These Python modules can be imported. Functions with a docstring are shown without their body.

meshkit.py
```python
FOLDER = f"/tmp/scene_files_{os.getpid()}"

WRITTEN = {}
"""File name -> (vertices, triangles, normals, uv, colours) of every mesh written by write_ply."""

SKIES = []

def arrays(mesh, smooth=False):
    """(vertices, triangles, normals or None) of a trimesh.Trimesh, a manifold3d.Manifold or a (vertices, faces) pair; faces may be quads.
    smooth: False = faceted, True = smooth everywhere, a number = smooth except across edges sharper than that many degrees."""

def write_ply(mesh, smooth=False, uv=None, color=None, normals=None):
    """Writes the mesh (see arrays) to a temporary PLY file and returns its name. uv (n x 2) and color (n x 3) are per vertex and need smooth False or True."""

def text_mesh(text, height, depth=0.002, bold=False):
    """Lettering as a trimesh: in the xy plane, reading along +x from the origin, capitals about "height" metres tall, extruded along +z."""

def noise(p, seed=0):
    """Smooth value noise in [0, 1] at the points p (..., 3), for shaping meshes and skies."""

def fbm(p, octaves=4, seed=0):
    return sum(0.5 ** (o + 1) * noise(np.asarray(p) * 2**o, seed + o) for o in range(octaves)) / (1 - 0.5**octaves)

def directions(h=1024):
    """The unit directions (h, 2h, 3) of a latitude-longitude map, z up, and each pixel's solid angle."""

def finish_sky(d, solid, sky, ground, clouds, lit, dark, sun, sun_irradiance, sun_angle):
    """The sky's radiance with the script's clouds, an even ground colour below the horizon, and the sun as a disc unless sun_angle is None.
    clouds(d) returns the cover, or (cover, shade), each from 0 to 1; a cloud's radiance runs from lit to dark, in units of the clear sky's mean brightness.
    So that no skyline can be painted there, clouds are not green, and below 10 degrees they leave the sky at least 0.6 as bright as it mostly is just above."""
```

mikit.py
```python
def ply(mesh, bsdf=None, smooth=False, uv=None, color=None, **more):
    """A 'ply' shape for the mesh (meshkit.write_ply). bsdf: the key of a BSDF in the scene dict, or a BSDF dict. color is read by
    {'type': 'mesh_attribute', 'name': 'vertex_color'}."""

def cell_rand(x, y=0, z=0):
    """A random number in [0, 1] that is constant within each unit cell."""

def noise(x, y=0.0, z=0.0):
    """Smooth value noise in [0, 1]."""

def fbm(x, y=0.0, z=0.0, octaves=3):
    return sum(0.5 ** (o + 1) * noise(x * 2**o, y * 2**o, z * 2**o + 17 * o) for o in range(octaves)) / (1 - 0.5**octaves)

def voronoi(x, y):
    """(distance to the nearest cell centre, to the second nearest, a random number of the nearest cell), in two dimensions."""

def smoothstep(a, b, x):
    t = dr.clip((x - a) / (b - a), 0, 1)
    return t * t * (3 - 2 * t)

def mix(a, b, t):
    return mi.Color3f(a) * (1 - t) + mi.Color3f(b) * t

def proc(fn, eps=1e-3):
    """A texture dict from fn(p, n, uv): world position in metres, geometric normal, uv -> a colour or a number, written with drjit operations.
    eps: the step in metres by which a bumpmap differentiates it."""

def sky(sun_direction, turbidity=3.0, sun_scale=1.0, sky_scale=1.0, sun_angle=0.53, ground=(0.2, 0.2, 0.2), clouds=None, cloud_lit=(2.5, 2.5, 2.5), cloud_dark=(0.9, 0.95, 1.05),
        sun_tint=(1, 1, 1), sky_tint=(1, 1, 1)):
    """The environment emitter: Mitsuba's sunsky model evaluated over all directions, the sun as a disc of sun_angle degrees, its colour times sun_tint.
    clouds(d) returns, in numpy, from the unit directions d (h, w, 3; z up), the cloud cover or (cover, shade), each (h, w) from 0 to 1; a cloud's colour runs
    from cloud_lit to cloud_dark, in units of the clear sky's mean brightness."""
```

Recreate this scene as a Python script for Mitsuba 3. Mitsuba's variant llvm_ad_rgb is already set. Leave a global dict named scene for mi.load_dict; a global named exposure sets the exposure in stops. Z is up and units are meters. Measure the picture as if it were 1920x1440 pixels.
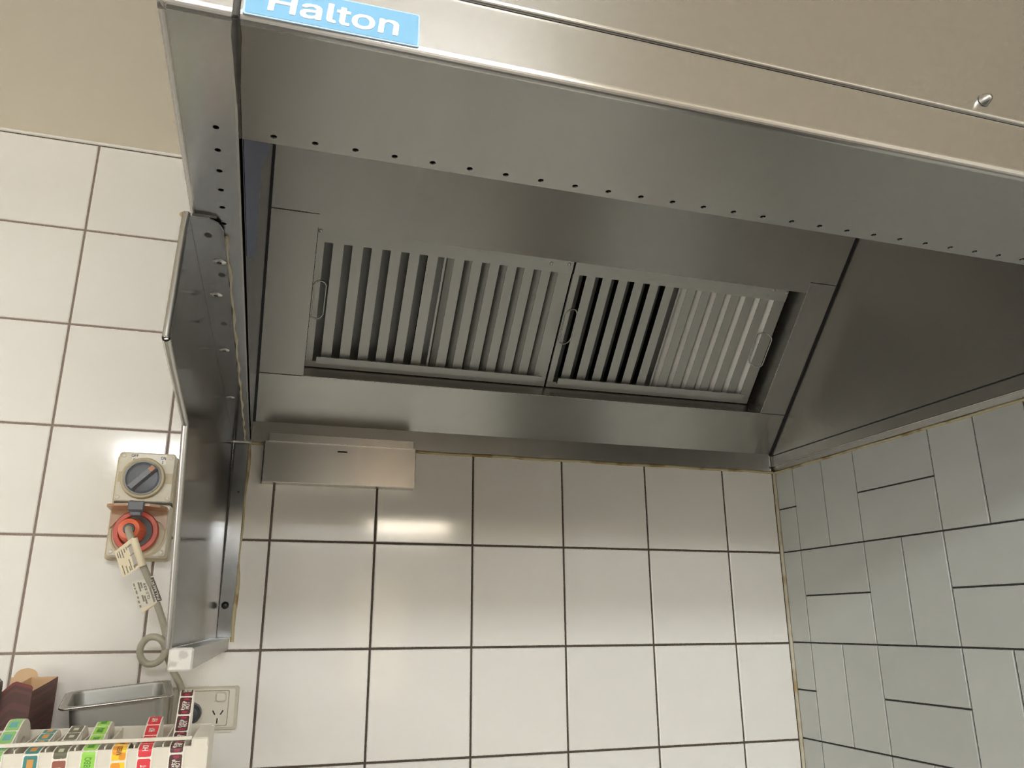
import math, random
import numpy as np, trimesh, shapely.geometry as sg
from shapely.ops import triangulate
import drjit as dr, mitsuba as mi
import mikit, meshkit
from mikit import proc, noise, fbm, smoothstep, mix

T = mi.ScalarTransform4f
random.seed(7); rng = np.random.default_rng(7)
ZO = 1.76                                   # floor is z = 0; local heights are measured from a tile joint 1.76 m up
scene, labels = {}, {}

# ---------------------------------------------------------------- camera, lights, exposure
R0 = np.array([[0.9553205942, -0.2955311652, -0.0048880152], [0.0815459286, 0.2794252212, -0.9566983889], [0.2841000243, 0.9135550756, 0.2910400316]])
CAM = np.array([-0.41444, -1.61387, -0.15698 + ZO])
FOC = 1479.79
scene['camera'] = {'type': 'perspective', 'fov': math.degrees(2 * math.atan(960 / FOC)), 'fov_axis': 'x', 'near_clip': 0.02, 'far_clip': 60.0,
                   'to_world': T().look_at(origin=CAM.tolist(), target=(CAM + R0[2]).tolist(), up=(-R0[1]).tolist())}
exposure = -0.17
CEIL = 0.804                                # local height of the ceiling
LAMP = (1.0, 1.045, 1.06)
WARM = (1.0, 0.88, 0.70)
#        x0     x1     y0     y1     radiance colour
LIGHTS = [(-1.20, 0.27, -3.22, -2.98, 45.0, LAMP),
          (-0.30, 0.75, -5.02, -4.78, 72.0, LAMP),  # unseen lamp, set where the hood hides its reflection
          (0.55, 1.25, -6.02, -5.78, 45.0, WARM)]  # unseen warm lamp, placed for the highlight on the tiles
UNSEEN_WINDOW = (-4.9, -2.0, -1.30, 0.50, 3.6, (1.0, 1.0, 1.0))     # y0, y1, z0, z1, radiance, colour: unseen bright window, placed to light the scene from the left

# ---------------------------------------------------------------- helpers
def emit(key, mesh, mat, smooth=False, **kw):
    if hasattr(mesh, 'to_mesh') or isinstance(mesh, (tuple, list)):
        v, f, _ = meshkit.arrays(mesh); mesh = trimesh.Trimesh(v, f, process=False)
    m = mesh.copy(); m.vertices = np.asarray(m.vertices) + [0, 0, ZO]
    scene[key] = mikit.ply(m, mat, smooth=smooth, **kw)
    return key

def free(key):
    if key not in scene and not any(k.startswith(key + '__') for k in scene) and key not in labels: return key
    i = 1
    while True:
        k = f'{key}_{i:03d}'
        if k not in scene and k not in labels and not any(q.startswith(k + '__') for q in scene): return k
        i += 1

def part(parent, name, mesh, mat, smooth=False, label=None):
    key = free(parent + '__' + name)
    emit(key, mesh, mat, smooth)
    if label: labels[key] = {'label': label}
    return key

def grained(parent, name, mesh, mat, grain=(1, 0, 0), label=None):
    """a part in brushed metal: flat facets whose u runs along the grain"""
    key = free(parent + '__' + name) if parent else name
    v = np.asarray(mesh.vertices)[np.asarray(mesh.faces)].reshape(-1, 3)
    f = np.arange(len(v)).reshape(-1, 3)
    n = np.cross(v[1::3] - v[::3], v[2::3] - v[::3])
    keep = np.linalg.norm(n, axis=1) > 1e-14
    f = f[keep]; v = v[f].reshape(-1, 3); n = n[keep]; f = np.arange(len(v)).reshape(-1, 3)
    n /= np.linalg.norm(n, axis=1, keepdims=True)
    g = np.asarray(grain, float)
    d = g - (n @ g)[:, None] * n
    bad = np.linalg.norm(d, axis=1) < 0.2
    alt = np.array([0.05, 0.3, 1.0]) if abs(g[2]) < .7 else np.array([1.0, .2, 0])
    d[bad] = alt - (n[bad] @ alt)[:, None] * n[bad]
    d /= np.linalg.norm(d, axis=1, keepdims=True)
    e = np.cross(n, d)
    d3, e3 = np.repeat(d, 3, 0), np.repeat(e, 3, 0)
    uv = np.stack([(v * d3).sum(1), (v * e3).sum(1)], 1)
    m = trimesh.Trimesh(v, f, process=False)
    emit(key, m, mat, smooth=False, uv=uv)
    if label: labels[key] = {'label': label}
    return key

def tag(key, label, cat, group=None, kind=None):
    labels[key] = {'label': label, 'category': cat}
    if group: labels[key]['group'] = group
    if kind: labels[key]['kind'] = kind

def struct(key, label=None):
    labels[key] = {'kind': 'structure'}
    if label: labels[key]['label'] = label

def box(x0, x1, y0, y1, z0, z1, b=0.0):
    x0, x1 = min(x0, x1), max(x0, x1); y0, y1 = min(y0, y1), max(y0, y1); z0, z1 = min(z0, z1), max(z0, z1)
    b = min(b, .49 * min(x1 - x0, y1 - y0, z1 - z0))
    if b <= 0:
        m = trimesh.creation.box((x1 - x0, y1 - y0, z1 - z0)); m.apply_translation(((x0 + x1) / 2, (y0 + y1) / 2, (z0 + z1) / 2)); return m
    p = []
    for x, sx in ((x0, 1), (x1, -1)):
        for y, sy in ((y0, 1), (y1, -1)):
            for z, sz in ((z0, 1), (z1, -1)):
                p += [(x, y + sy * b, z + sz * b), (x + sx * b, y, z + sz * b), (x + sx * b, y + sy * b, z)]
    return trimesh.Trimesh(np.array(p), process=False).convex_hull

def rbox(x0, x1, y0, y1, z0, z1, r, axis='y', seg=5, b=0.0):
    """box whose four corners about an axis are rounded, the front edge bevelled by b"""
    if axis == 'y': a0, a1, c0, c1, e0, e1 = x0, x1, z0, z1, y0, y1
    elif axis == 'x': a0, a1, c0, c1, e0, e1 = y0, y1, z0, z1, x0, x1
    else: a0, a1, c0, c1, e0, e1 = x0, x1, y0, y1, z0, z1
    def ring(k, e):
        out = []
        for (ca, cc, s) in ((a1 - r, c1 - r, 0), (a0 + r, c1 - r, 1), (a0 + r, c0 + r, 2), (a1 - r, c0 + r, 3)):
            for i in range(seg + 1):
                t = math.pi / 2 * (s + i / seg)
                out.append((ca + (r - k) * math.cos(t), cc + (r - k) * math.sin(t), e))
        return out
    pts = ring(b, e0) + ring(b, e1)
    if b > 0: pts += ring(0, e0 + b) + ring(0, e1 - b)
    pts = np.array(pts)
    if axis == 'y': pts = pts[:, [0, 2, 1]]
    elif axis == 'x': pts = pts[:, [2, 0, 1]]
    return trimesh.Trimesh(pts, process=False).convex_hull

def tube(path, r, seg=12, closed=False):
    p = np.asarray(path, float); n = len(p)
    t = np.roll(p, -1, 0) - np.roll(p, 1, 0) if closed else np.gradient(p, axis=0)
    t /= np.linalg.norm(t, axis=1, keepdims=True)
    a = np.cross(t[0], [0.3, 0.2, 0.93]); a /= np.linalg.norm(a)
    V = []
    for i in range(n):
        a = a - (a @ t[i]) * t[i]; a /= np.linalg.norm(a)
        b = np.cross(t[i], a)
        rr = r[i] if np.ndim(r) else r
        ang = np.arange(seg) * 2 * np.pi / seg
        V.append(p[i] + rr * (np.cos(ang)[:, None] * a + np.sin(ang)[:, None] * b))
    V = np.vstack(V); F = []
    for i in range(n if closed else n - 1):
        j = (i + 1) % n
        for k in range(seg):
            l = (k + 1) % seg
            F += [(i * seg + k, i * seg + l, j * seg + l), (i * seg + k, j * seg + l, j * seg + k)]
    if not closed:
        V = np.vstack([V, p[:1], p[-1:]]); c0, c1 = n * seg, n * seg + 1
        for k in range(seg):
            l = (k + 1) % seg
            F += [(c0, l, k), (c1, (n - 1) * seg + k, (n - 1) * seg + l)]
    return trimesh.Trimesh(V, np.array(F), process=False)

def spline(pts, n=40):
    from scipy.interpolate import CubicSpline
    p = np.asarray(pts, float); s = np.r_[0, np.cumsum(np.linalg.norm(np.diff(p, axis=0), axis=1))]
    return CubicSpline(s, p)(np.linspace(0, s[-1], n))

def lathe(profile, origin, axis='y', seg=32):
    """profile (radius, height along the axis)"""
    m = trimesh.creation.revolve(np.asarray(profile, float), sections=seg)
    if axis == 'y': M = np.array([[1, 0, 0], [0, 0, -1], [0, 1, 0.0]])     # height +z -> -y (towards the room)
    elif axis == 'x': M = np.array([[0, 0, 1], [0, 1, 0], [-1, 0, 0.0]])
    else: M = np.eye(3)
    m.vertices = m.vertices @ M.T + origin
    m.fix_normals()
    return m

def cat(*ms): return trimesh.util.concatenate(list(ms))

def poly(pts, depth, frame):
    """extruded outline: frame(x, y, h) -> 3-D"""
    g = pts if hasattr(pts, 'exterior') else sg.Polygon(pts)
    m = trimesh.creation.extrude_polygon(g, depth, engine='earcut')
    v = np.asarray(m.vertices)
    m.vertices = np.array([frame(*q) for q in v])
    m.fix_normals()
    return m

def wall_text(s, height, x, z, y, width=None, depth=.0006, rot=0.0, bold=True, italic=0.0):
    """lettering on a face that looks towards -y; (x, z) is the centre"""
    m = meshkit.text_mesh(s, height, depth, bold)
    v = np.asarray(m.vertices).copy()
    c = (v.min(0) + v.max(0)) / 2
    v[:, :2] -= c[:2]
    if width: v[:, 0] *= width / np.ptp(v[:, 0])
    v[:, 0] += italic * v[:, 1]
    ca, sa = math.cos(rot), math.sin(rot)
    X, Z = v[:, 0] * ca - v[:, 1] * sa, v[:, 0] * sa + v[:, 1] * ca
    m.vertices = np.stack([x + X, y - v[:, 2], z + Z], 1)
    return m

# ---------------------------------------------------------------- materials
def steel(name, tint, au, av, blot=.25):
    def rough(a):
        return proc(lambda p, n, uv, a=a: a * (1 - blot / 2 + blot * fbm(p.x * 9 + p.y * 5, p.y * 7 + 3, p.z * 9, 3)))
    scene[name] = {'type': 'twosided', 'bsdf': {'type': 'roughconductor', 'material': 'none', 'distribution': 'ggx',
                   'specular_reflectance': {'type': 'rgb', 'value': tint}, 'alpha_u': rough(au), 'alpha_v': rough(av)}}
    return name
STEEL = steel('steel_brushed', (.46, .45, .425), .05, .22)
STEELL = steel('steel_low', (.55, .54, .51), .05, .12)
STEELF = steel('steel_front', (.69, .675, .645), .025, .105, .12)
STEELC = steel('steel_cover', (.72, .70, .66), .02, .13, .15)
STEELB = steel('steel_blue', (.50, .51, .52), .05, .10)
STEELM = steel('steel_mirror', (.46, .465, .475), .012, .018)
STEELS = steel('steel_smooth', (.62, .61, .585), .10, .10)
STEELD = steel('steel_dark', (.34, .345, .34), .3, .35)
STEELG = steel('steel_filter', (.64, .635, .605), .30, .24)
STEELW_LIT = steel('steel_web_lit', (.86, .84, .80), .24, .20)  # same filter steel, tinted brighter to put the lit look into the webs
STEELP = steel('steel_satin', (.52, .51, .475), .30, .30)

def pr(name, col, rough=.5, spec=.5, **kw):
    c = col if isinstance(col, dict) else {'type': 'rgb', 'value': list(col)}
    scene[name] = {'type': 'twosided', 'bsdf': {'type': 'principled', 'base_color': c, 'roughness': rough, 'specular': spec, **kw}}
    return name
TILE = []
for i, k in enumerate((.985, 1.0, 1.012)):
    TILE.append(pr(f'glazed_tile_{"abc"[i]}', (.80 * k, .775 * k, .725 * k), .09, .5))
GREY = []
for i, k in enumerate((.96, 1.0, 1.05)):
    GREY.append(pr(f'grey_tile_{"abc"[i]}', proc(lambda p, n, uv, k=k: mix((.47 * k, .483 * k, .45 * k), (.505 * k, .515 * k, .48 * k), fbm(p.x * 14, p.y * 14, p.z * 14, 3))), .42, .4))
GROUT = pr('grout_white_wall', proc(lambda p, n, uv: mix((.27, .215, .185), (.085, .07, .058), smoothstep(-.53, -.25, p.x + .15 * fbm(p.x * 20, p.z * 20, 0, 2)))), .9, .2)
GROUTD = pr('grout_grey_wall', (.05, .05, .05), .9, .2)
PAINT = pr('ceiling_paint', proc(lambda p, n, uv: mix((.81, .745, .62), (.83, .77, .65), fbm(p.x * 3, p.y * 3, 1, 3))), .8, .2)
WALLP = pr('wall_paint', (.80, .78, .73), .7, .3)
FLOORM = pr('floor_quarry', proc(lambda p, n, uv: mix((.19, .17, .15), (.24, .22, .195), fbm(p.x * 6, p.y * 6, 0, 3))), .4, .4)
SEAL = pr('sealant_beige', proc(lambda p, n, uv: mix((.50, .45, .34), (.34, .25, .12), smoothstep(.5, .75, fbm(p.x * 30, p.y * 30, p.z * 30, 3)))), .5, .4)
SEALY = pr('sealant_yellowed', proc(lambda p, n, uv: mix((.47, .40, .24), (.27, .18, .07), smoothstep(.5, .75, fbm(p.x * 40, p.y * 40, p.z * 40, 3)))), .5, .4)
BLACKS = pr('sealant_black', (.012, .013, .015), .4, .4)
DIRT_SHADE = pr('dirty_sealant_and_shade', proc(lambda p, n, uv: mix((.03, .03, .03), (.12, .11, .10), fbm(p.x * 60, p.y * 60, p.z * 60, 3))), .7, .3)  # dirt colour, shared with dark strips that stand for shade
BLUE = pr('sign_blue', (.20, .43, .64), .35, .5)
WHITEP = pr('sign_white', (.78, .76, .70), .4, .5)
FILM = pr('blue_film', (.10, .13, .24), .35, .5)
IVORY = pr('ivory_plastic', proc(lambda p, n, uv: mix((.60, .555, .44), (.44, .37, .25), smoothstep(.55, .8, fbm(p.x * 35, p.y * 35, p.z * 35, 3)))), .4, .5)
IVORYD = pr('ivory_stained', (.47, .40, .26), .45, .5)
OUTLETM = pr('outlet_plastic', (.66, .62, .53), .3, .5)
DISP = pr('dispenser_plastic', (.70, .655, .56), .35, .5)
DIAL = pr('dial_grey', (.085, .09, .10), .35, .5)
HANDLE = pr('dial_handle_grey', (.17, .175, .185), .4, .5)
BEZEL = pr('bezel_grey', (.36, .37, .36), .35, .5)
ORANGE = pr('orange_plastic', (.72, .13, .045), .35, .5)
ORANGER = pr('socket_ring_red', (.52, .095, .055), .4, .5)
AMBER = pr('flap_amber', (.42, .26, .15), .25, .5)
CLIPM = pr('clip_grey', (.11, .115, .125), .4, .5)
SOCKD = pr('socket_dark', (.10, .095, .09), .5, .4)
CABLE = pr('cable_sheath', (.40, .37, .29), .45, .4)
BLACKP = pr('black_plastic', (.02, .025, .032), .35, .5)
DARKH = pr('dark_hole', (.02, .019, .018), .8, .2)
CREAM = pr('tag_cream', (.80, .70, .50), .6, .3)
TAGW = pr('tag_white', (.70, .665, .56), .6, .3)
PRINT = pr('print_grey', (.27, .24, .19), .7, .2)
PRINTD = pr('print_dark', (.09, .08, .075), .6, .3)
CAPW = pr('white_cap', proc(lambda p, n, uv: mix((.54, .52, .48), (.40, .38, .34), smoothstep(.55, .75, fbm(p.x * 120, p.y * 120, p.z * 120, 3)))), .6, .3)
PAPER = pr('label_backing', (.78, .74, .66), .5, .3)
KRAFT = pr('kraft_board', (.60, .42, .25), .8, .2)
MAROON = pr('maroon_board', proc(lambda p, n, uv: mix((.22, .068, .06), (.25, .085, .075), fbm(p.x * 50, p.y * 50, p.z * 50, 2))), .6, .3)
MAROOND = pr('maroon_board_dark', (.170, .085, .078), .7, .3)
MAROOND2 = pr('maroon_board_brown', (.135, .075, .068), .7, .3)
TUB = pr('tub_plastic', (.075, .08, .078), .4, .4)
def flat(name, c): return pr(name, c, .45, .4)
L_LIGHT, L_TEAL, L_OLIVE, L_GREEN = flat('label_light_green', (.28, .55, .19)), flat('label_teal', (.06, .22, .20)), flat('label_olive', (.125, .12, .075)), flat('label_green', (.30, .62, .09))
L_YEL, L_ORG, L_RED, L_DARK, L_BRICK = flat('label_yellow', (.90, .58, .03)), flat('label_orange', (.80, .32, .03)), flat('label_red', (.70, .045, .06)), flat('label_maroon', (.085, .035, .035)), flat('label_brick', (.30, .10, .07))
P_BLUE, P_OR, P_PALE, P_GREEN, P_BROWN, P_PINK = flat('ink_blue', (.15, .42, .40)), flat('ink_orange', (.62, .30, .08)), flat('ink_pale', (.50, .52, .38)), flat('ink_green', (.11, .32, .04)), flat('ink_brown', (.25, .12, .02)), flat('ink_crimson', (.36, .03, .07))

# ---------------------------------------------------------------- structure
CX, CZ = 0.7487, CEIL                        # the corner of the two tiled walls; the ceiling
PW, PH = 0.202, 0.2013                       # tile pitch
emit('floor', box(-3.4, 3.0, -7.5, .2, -1.86, -1.76), FLOORM); struct('floor', 'brown kitchen floor')
emit('ceiling', box(-3.4, 3.0, -7.5, .2, CZ, CZ + .1), PAINT); struct('ceiling', 'cream painted ceiling')
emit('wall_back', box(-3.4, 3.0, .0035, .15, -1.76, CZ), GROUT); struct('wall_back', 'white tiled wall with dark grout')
emit('wall_left', box(-3.4, -3.2, -7.5, .0035, -1.76, CZ), WALLP); struct('wall_left')
emit('wall_far', box(-3.4, 3.0, -7.7, -7.5, -1.76, CZ), WALLP); struct('wall_far')
emit('wall_side', box(2.8, 3.0, -7.5, .0035, -1.76, CZ), WALLP); struct('wall_side')
emit('wall_right', box(CX + .0035, CX + .12, -1.45, .0035, -1.76, CZ), GROUTD); struct('wall_right', 'grey basket weave tiled wall beside the hood')

def wall_tile(a0, a1, z0, z1, side, mat, bev=.0016, g=.0022, tilt=.0004):
    """one tile; its visible face is pillowed at the edges"""
    a0, a1, z0, z1 = a0 + g, a1 - g, z0 + g, z1 - g
    if a1 - a0 < .004 or z1 - z0 < .004: return
    t = rng.uniform(-tilt, tilt, 2)
    def P(a, z, d):
        if d <= 0: d = (a - (a0 + a1) / 2) * t[0] + (z - (z0 + z1) / 2) * t[1]
        return (a, d, z) if side == 'back' else (CX + d, a, z)
    b = min(bev, .3 * (a1 - a0), .3 * (z1 - z0))
    v = [P(a, z, 0) for a, z in ((a0 + b, z0 + b), (a1 - b, z0 + b), (a1 - b, z1 - b), (a0 + b, z1 - b))]
    v += [P(a, z, .0012) for a, z in ((a0, z0), (a1, z0), (a1, z1), (a0, z1))]
    v += [P(a, z, .006) for a, z in ((a0, z0), (a1, z0), (a1, z1), (a0, z1))]
    f = [(0, 1, 2), (0, 2, 3)]
    for k in range(4):
        l = (k + 1) % 4
        f += [(k, 4 + k, 4 + l), (k, 4 + l, l), (4 + k, 8 + k, 8 + l), (4 + k, 8 + l, 4 + l)]
    m = trimesh.Trimesh(np.array(v), np.array(f), process=False)
    part('wall_back' if side == 'back' else 'wall_right', 'tile', m, mat)

for r in range(-4, 4):
    z1, z0 = min(-(r) * PH, CZ - .004), -(r + 1) * PH
    for c in range(-9, 4):
        x0, x1 = c * PW, min((c + 1) * PW, CX - .004)
        wall_tile(x0, x1, z0, z1, 'back', TILE[int(rng.integers(3))])
GM, GH, GY = .2026, .1993, .068
for r in range(-1, 4):
    z1, z0 = min(-r * GH, .1905), -(r + 1) * GH
    for c in range(-1, 6):
        y1, y0 = min(-(GY + c * GM), -.004), -(GY + (c + 1) * GM)
        ym, zm = -(GY + (c + .5) * GM), -(r + .5) * GH
        if (c + r) % 2:
            cells = [(y0, ym, z0, z1)] + ([(ym, y1, z0, z1)] if y1 > ym else [])
            if c == -1: cells = [(y0, y1, z0, z1)]
        else: cells = [(y0, y1, z0, zm), (y0, y1, zm, z1)]
        for q in cells: wall_tile(*q, 'right', GREY[int(rng.integers(3))], bev=.0010, g=.0016, tilt=.0008)
part('wall_right', 'corner_sealant', tube([(CX - .001, -.001, z) for z in np.linspace(-.85, .187, 12)], .0045, 8), SEAL, True, 'pale sealant bead in the corner')
part('wall_back', 'sealant_blob', trimesh.creation.icosphere(2, 1.0).apply_transform(np.diag([.008, .002, .007, 1.])).apply_translation((-.631, 0, .667)), SEALY, True, 'small yellowed blob of sealant')
part('ceiling', 'cornice_bead', tube([(x, -.001, CZ - .001) for x in np.linspace(-1.8, -.5, 6)], .004, 8), WHITEP, True)

wy0, wy1, wz0, wz1, we, wc = UNSEEN_WINDOW
fr_ = cat(box(-3.20, -3.17, wy0 - .05, wy0, wz0 - .05, wz1 + .05), box(-3.20, -3.17, wy1, wy1 + .05, wz0 - .05, wz1 + .05), box(-3.20, -3.17, wy0, wy1, wz0 - .05, wz0), box(-3.20, -3.17, wy0, wy1, wz1, wz1 + .05), box(-3.20, -3.175, (wy0 + wy1) / 2 - .02, (wy0 + wy1) / 2 + .02, wz0, wz1))
part('unseen_window_1', 'frame', fr_, WHITEP)
part('unseen_window_1', 'pane', trimesh.Trimesh([(-3.19, wy0, wz0), (-3.19, wy1, wz0), (-3.19, wy1, wz1), (-3.19, wy0, wz1)], [(0, 2, 1), (0, 3, 2)] if False else [(0, 1, 2), (0, 2, 3)], process=False), WHITEP)
scene['unseen_window_1__pane']['emitter'] = {'type': 'area', 'radiance': {'type': 'rgb', 'value': [we * q for q in wc]}}
struct('unseen_window_1', 'unseen bright window in the left wall, lighting the scene from the left')
# unseen dark panel and warm board, placed to be mirrored in the steel
part('wall_far', 'unseen_dark_panel', box(-1.3, -.02, -7.5, -7.48, -1.76, .60), pr('dark_panel_grey', (.10, .105, .095), .5, .4))  # out of view, gives the cover plate its dark reflection
tag('unseen_warm_board', 'unseen warm glowing board on the far wall, placed to reflect in the steel', 'board')
part('unseen_warm_board', 'frame', cat(box(.48, .52, -7.5, -7.44, -.95, .40), box(1.18, 1.22, -7.5, -7.44, -.95, .40), box(.52, 1.18, -7.5, -7.44, .36, .40), box(.52, 1.18, -7.5, -7.44, -.95, -.91)), BLACKP)
part('unseen_warm_board', 'glow_panel', trimesh.Trimesh([(.52, -7.46, -.91), (1.18, -7.46, -.91), (1.18, -7.46, .36), (.52, -7.46, .36)], [(0, 2, 1), (0, 3, 2)], process=False), WHITEP)
scene['unseen_warm_board__glow_panel']['emitter'] = {'type': 'area', 'radiance': {'type': 'rgb', 'value': [1.9, 1.25, .78]}}  # out of view, glows to give the cover plate a warm reflection
# unseen ceiling lamps behind the camera, placed to light the walls and steel
for i, (x0, x1, y0, y1, e, c) in enumerate(LIGHTS):
    k = 'unseen_ceiling_light' if i == 0 else f'unseen_ceiling_light_{i:03d}'
    yc, hw = (y0 + y1) / 2, (y1 - y0) / 2
    part(k, 'housing', box(x0 - .03, x1 + .03, y0 - .01, y1 + .01, CZ - .022, CZ, .004), WALLP)
    arc = [(yc + hw * math.cos(t), CZ - .0225 - .10 * math.sin(t)) for t in np.linspace(0, math.pi, 19)]
    na = len(arc)
    V = [(x0, *q) for q in arc] + [(x1, *q) for q in arc] + [(x0, yc, CZ - .0225), (x1, yc, CZ - .0225)]
    F = [t for j in range(na - 1) for t in ((j, na + j + 1, j + 1), (j, na + j, na + j + 1), (2 * na, j, j + 1), (2 * na + 1, na + j + 1, na + j))]
    d = trimesh.Trimesh(np.array(V), np.array(F), process=False)
    trimesh.repair.fix_winding(d)
    if (d.face_normals[:, 2] * d.area_faces).sum() > 0: d.invert()
    part(k, 'diffuser', d, 'sign_white')
    scene[k + '__diffuser']['emitter'] = {'type': 'area', 'radiance': {'type': 'rgb', 'value': [e * q for q in c]}}
    tag(k, ['long ceiling light in front of the hood', 'unseen ceiling light in the middle of the kitchen, lighting the tiled wall', 'unseen warm ceiling light at the back of the kitchen'][i], 'light', 'ceiling lights out of frame')

# ---------------------------------------------------------------- exhaust hood
H = 'exhaust_hood'
tag(H, 'large brushed stainless steel kitchen exhaust hood fixed over the tiled corner', 'exhaust hood')
ZH, YF, YB = .1914, -1.195, -1.066           # underside height; front face; rear edge of the front duct
XL0, XL1 = -.501, -.4575                     # the narrow left duct
XR = .744
TOP = CZ - .03
S = 1.04; HY = math.hypot(S, 1); BASE = .232 / HY
def SL(x, u, d):                             # the sloped rear plane: along it upwards u, behind it d
    n = np.array([0, S, 1]) / HY; U = np.array([0, -1, S]) / HY
    return np.array([x, 0, 0]) + u * U + (BASE + d) * n
def slope_box(x0, x1, u0, u1, d0, d1, b=0.0):
    m = box(x0, x1, u0, u1, d0, d1, b); v = np.asarray(m.vertices)
    m.vertices = np.array([SL(*q) for q in v]); m.fix_normals(); return m
def sheet_sweep(prof, x0, x1, axis='x'):
    """open sheet through a profile of (y, z) points, along x"""
    n = len(prof); V = [(x0, *p) for p in prof] + [(x1, *p) for p in prof]
    F = []
    for i in range(n - 1): F += [(i, i + 1, n + i + 1), (i, n + i + 1, n + i)]
    return trimesh.Trimesh(np.array(V, float), np.array(F), process=False)
def bend(r, cy, cz, a0, a1, n=8): return [(cy + r * math.cos(t), cz + r * math.sin(t)) for t in np.linspace(a0, a1, n)]
XF0 = -.4545
SEAMZ = .2405
rb = .006
lower = [(YF, SEAMZ)] + bend(rb, YF + rb, ZH + rb, math.pi, 1.5 * math.pi)
grained(H, 'front_lower_band', sheet_sweep(lower, XF0, XR), STEELF)
# upper front panel, its bottom edge folded over the band
up = [(YF - .0035, TOP), (YF - .0035, SEAMZ + .003)] + bend(.003, YF - .0005, SEAMZ + .003, math.pi, 1.5 * math.pi, 6)
grained(H, 'front_upper_panel', sheet_sweep(up, XF0, XR), STEELF)
# underside with its row of real air holes
HOLES = [-.432 + .0301 * k for k in range(38)]
plate = sg.box(XF0, YF + rb, XR, YB)
for hx in HOLES: plate = plate.difference(sg.Point(hx, -1.0755).buffer(.0024, 6))
grained(H, 'front_underside', poly(plate, .0012, lambda x, y, h: (x, y, ZH + h)), STEEL)
grained(H, 'front_inner_face', sheet_sweep([(YB, ZH), (YB, TOP)], XF0, XR), STEEL)
part(H, 'front_hole_dark_backing', sheet_sweep([(YF + .01, ZH + .03), (YB - .005, ZH + .03)], XF0, XR), DARKH)  # dark sheet behind the air holes, standing for the shade inside
part(H, 'front_end_cap', trimesh.Trimesh([(XF0, YF, ZH + .0), (XF0, YB, ZH), (XF0, YB, TOP), (XF0, YF, TOP)], [(0, 1, 2), (0, 2, 3)]), STEELS)
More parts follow.
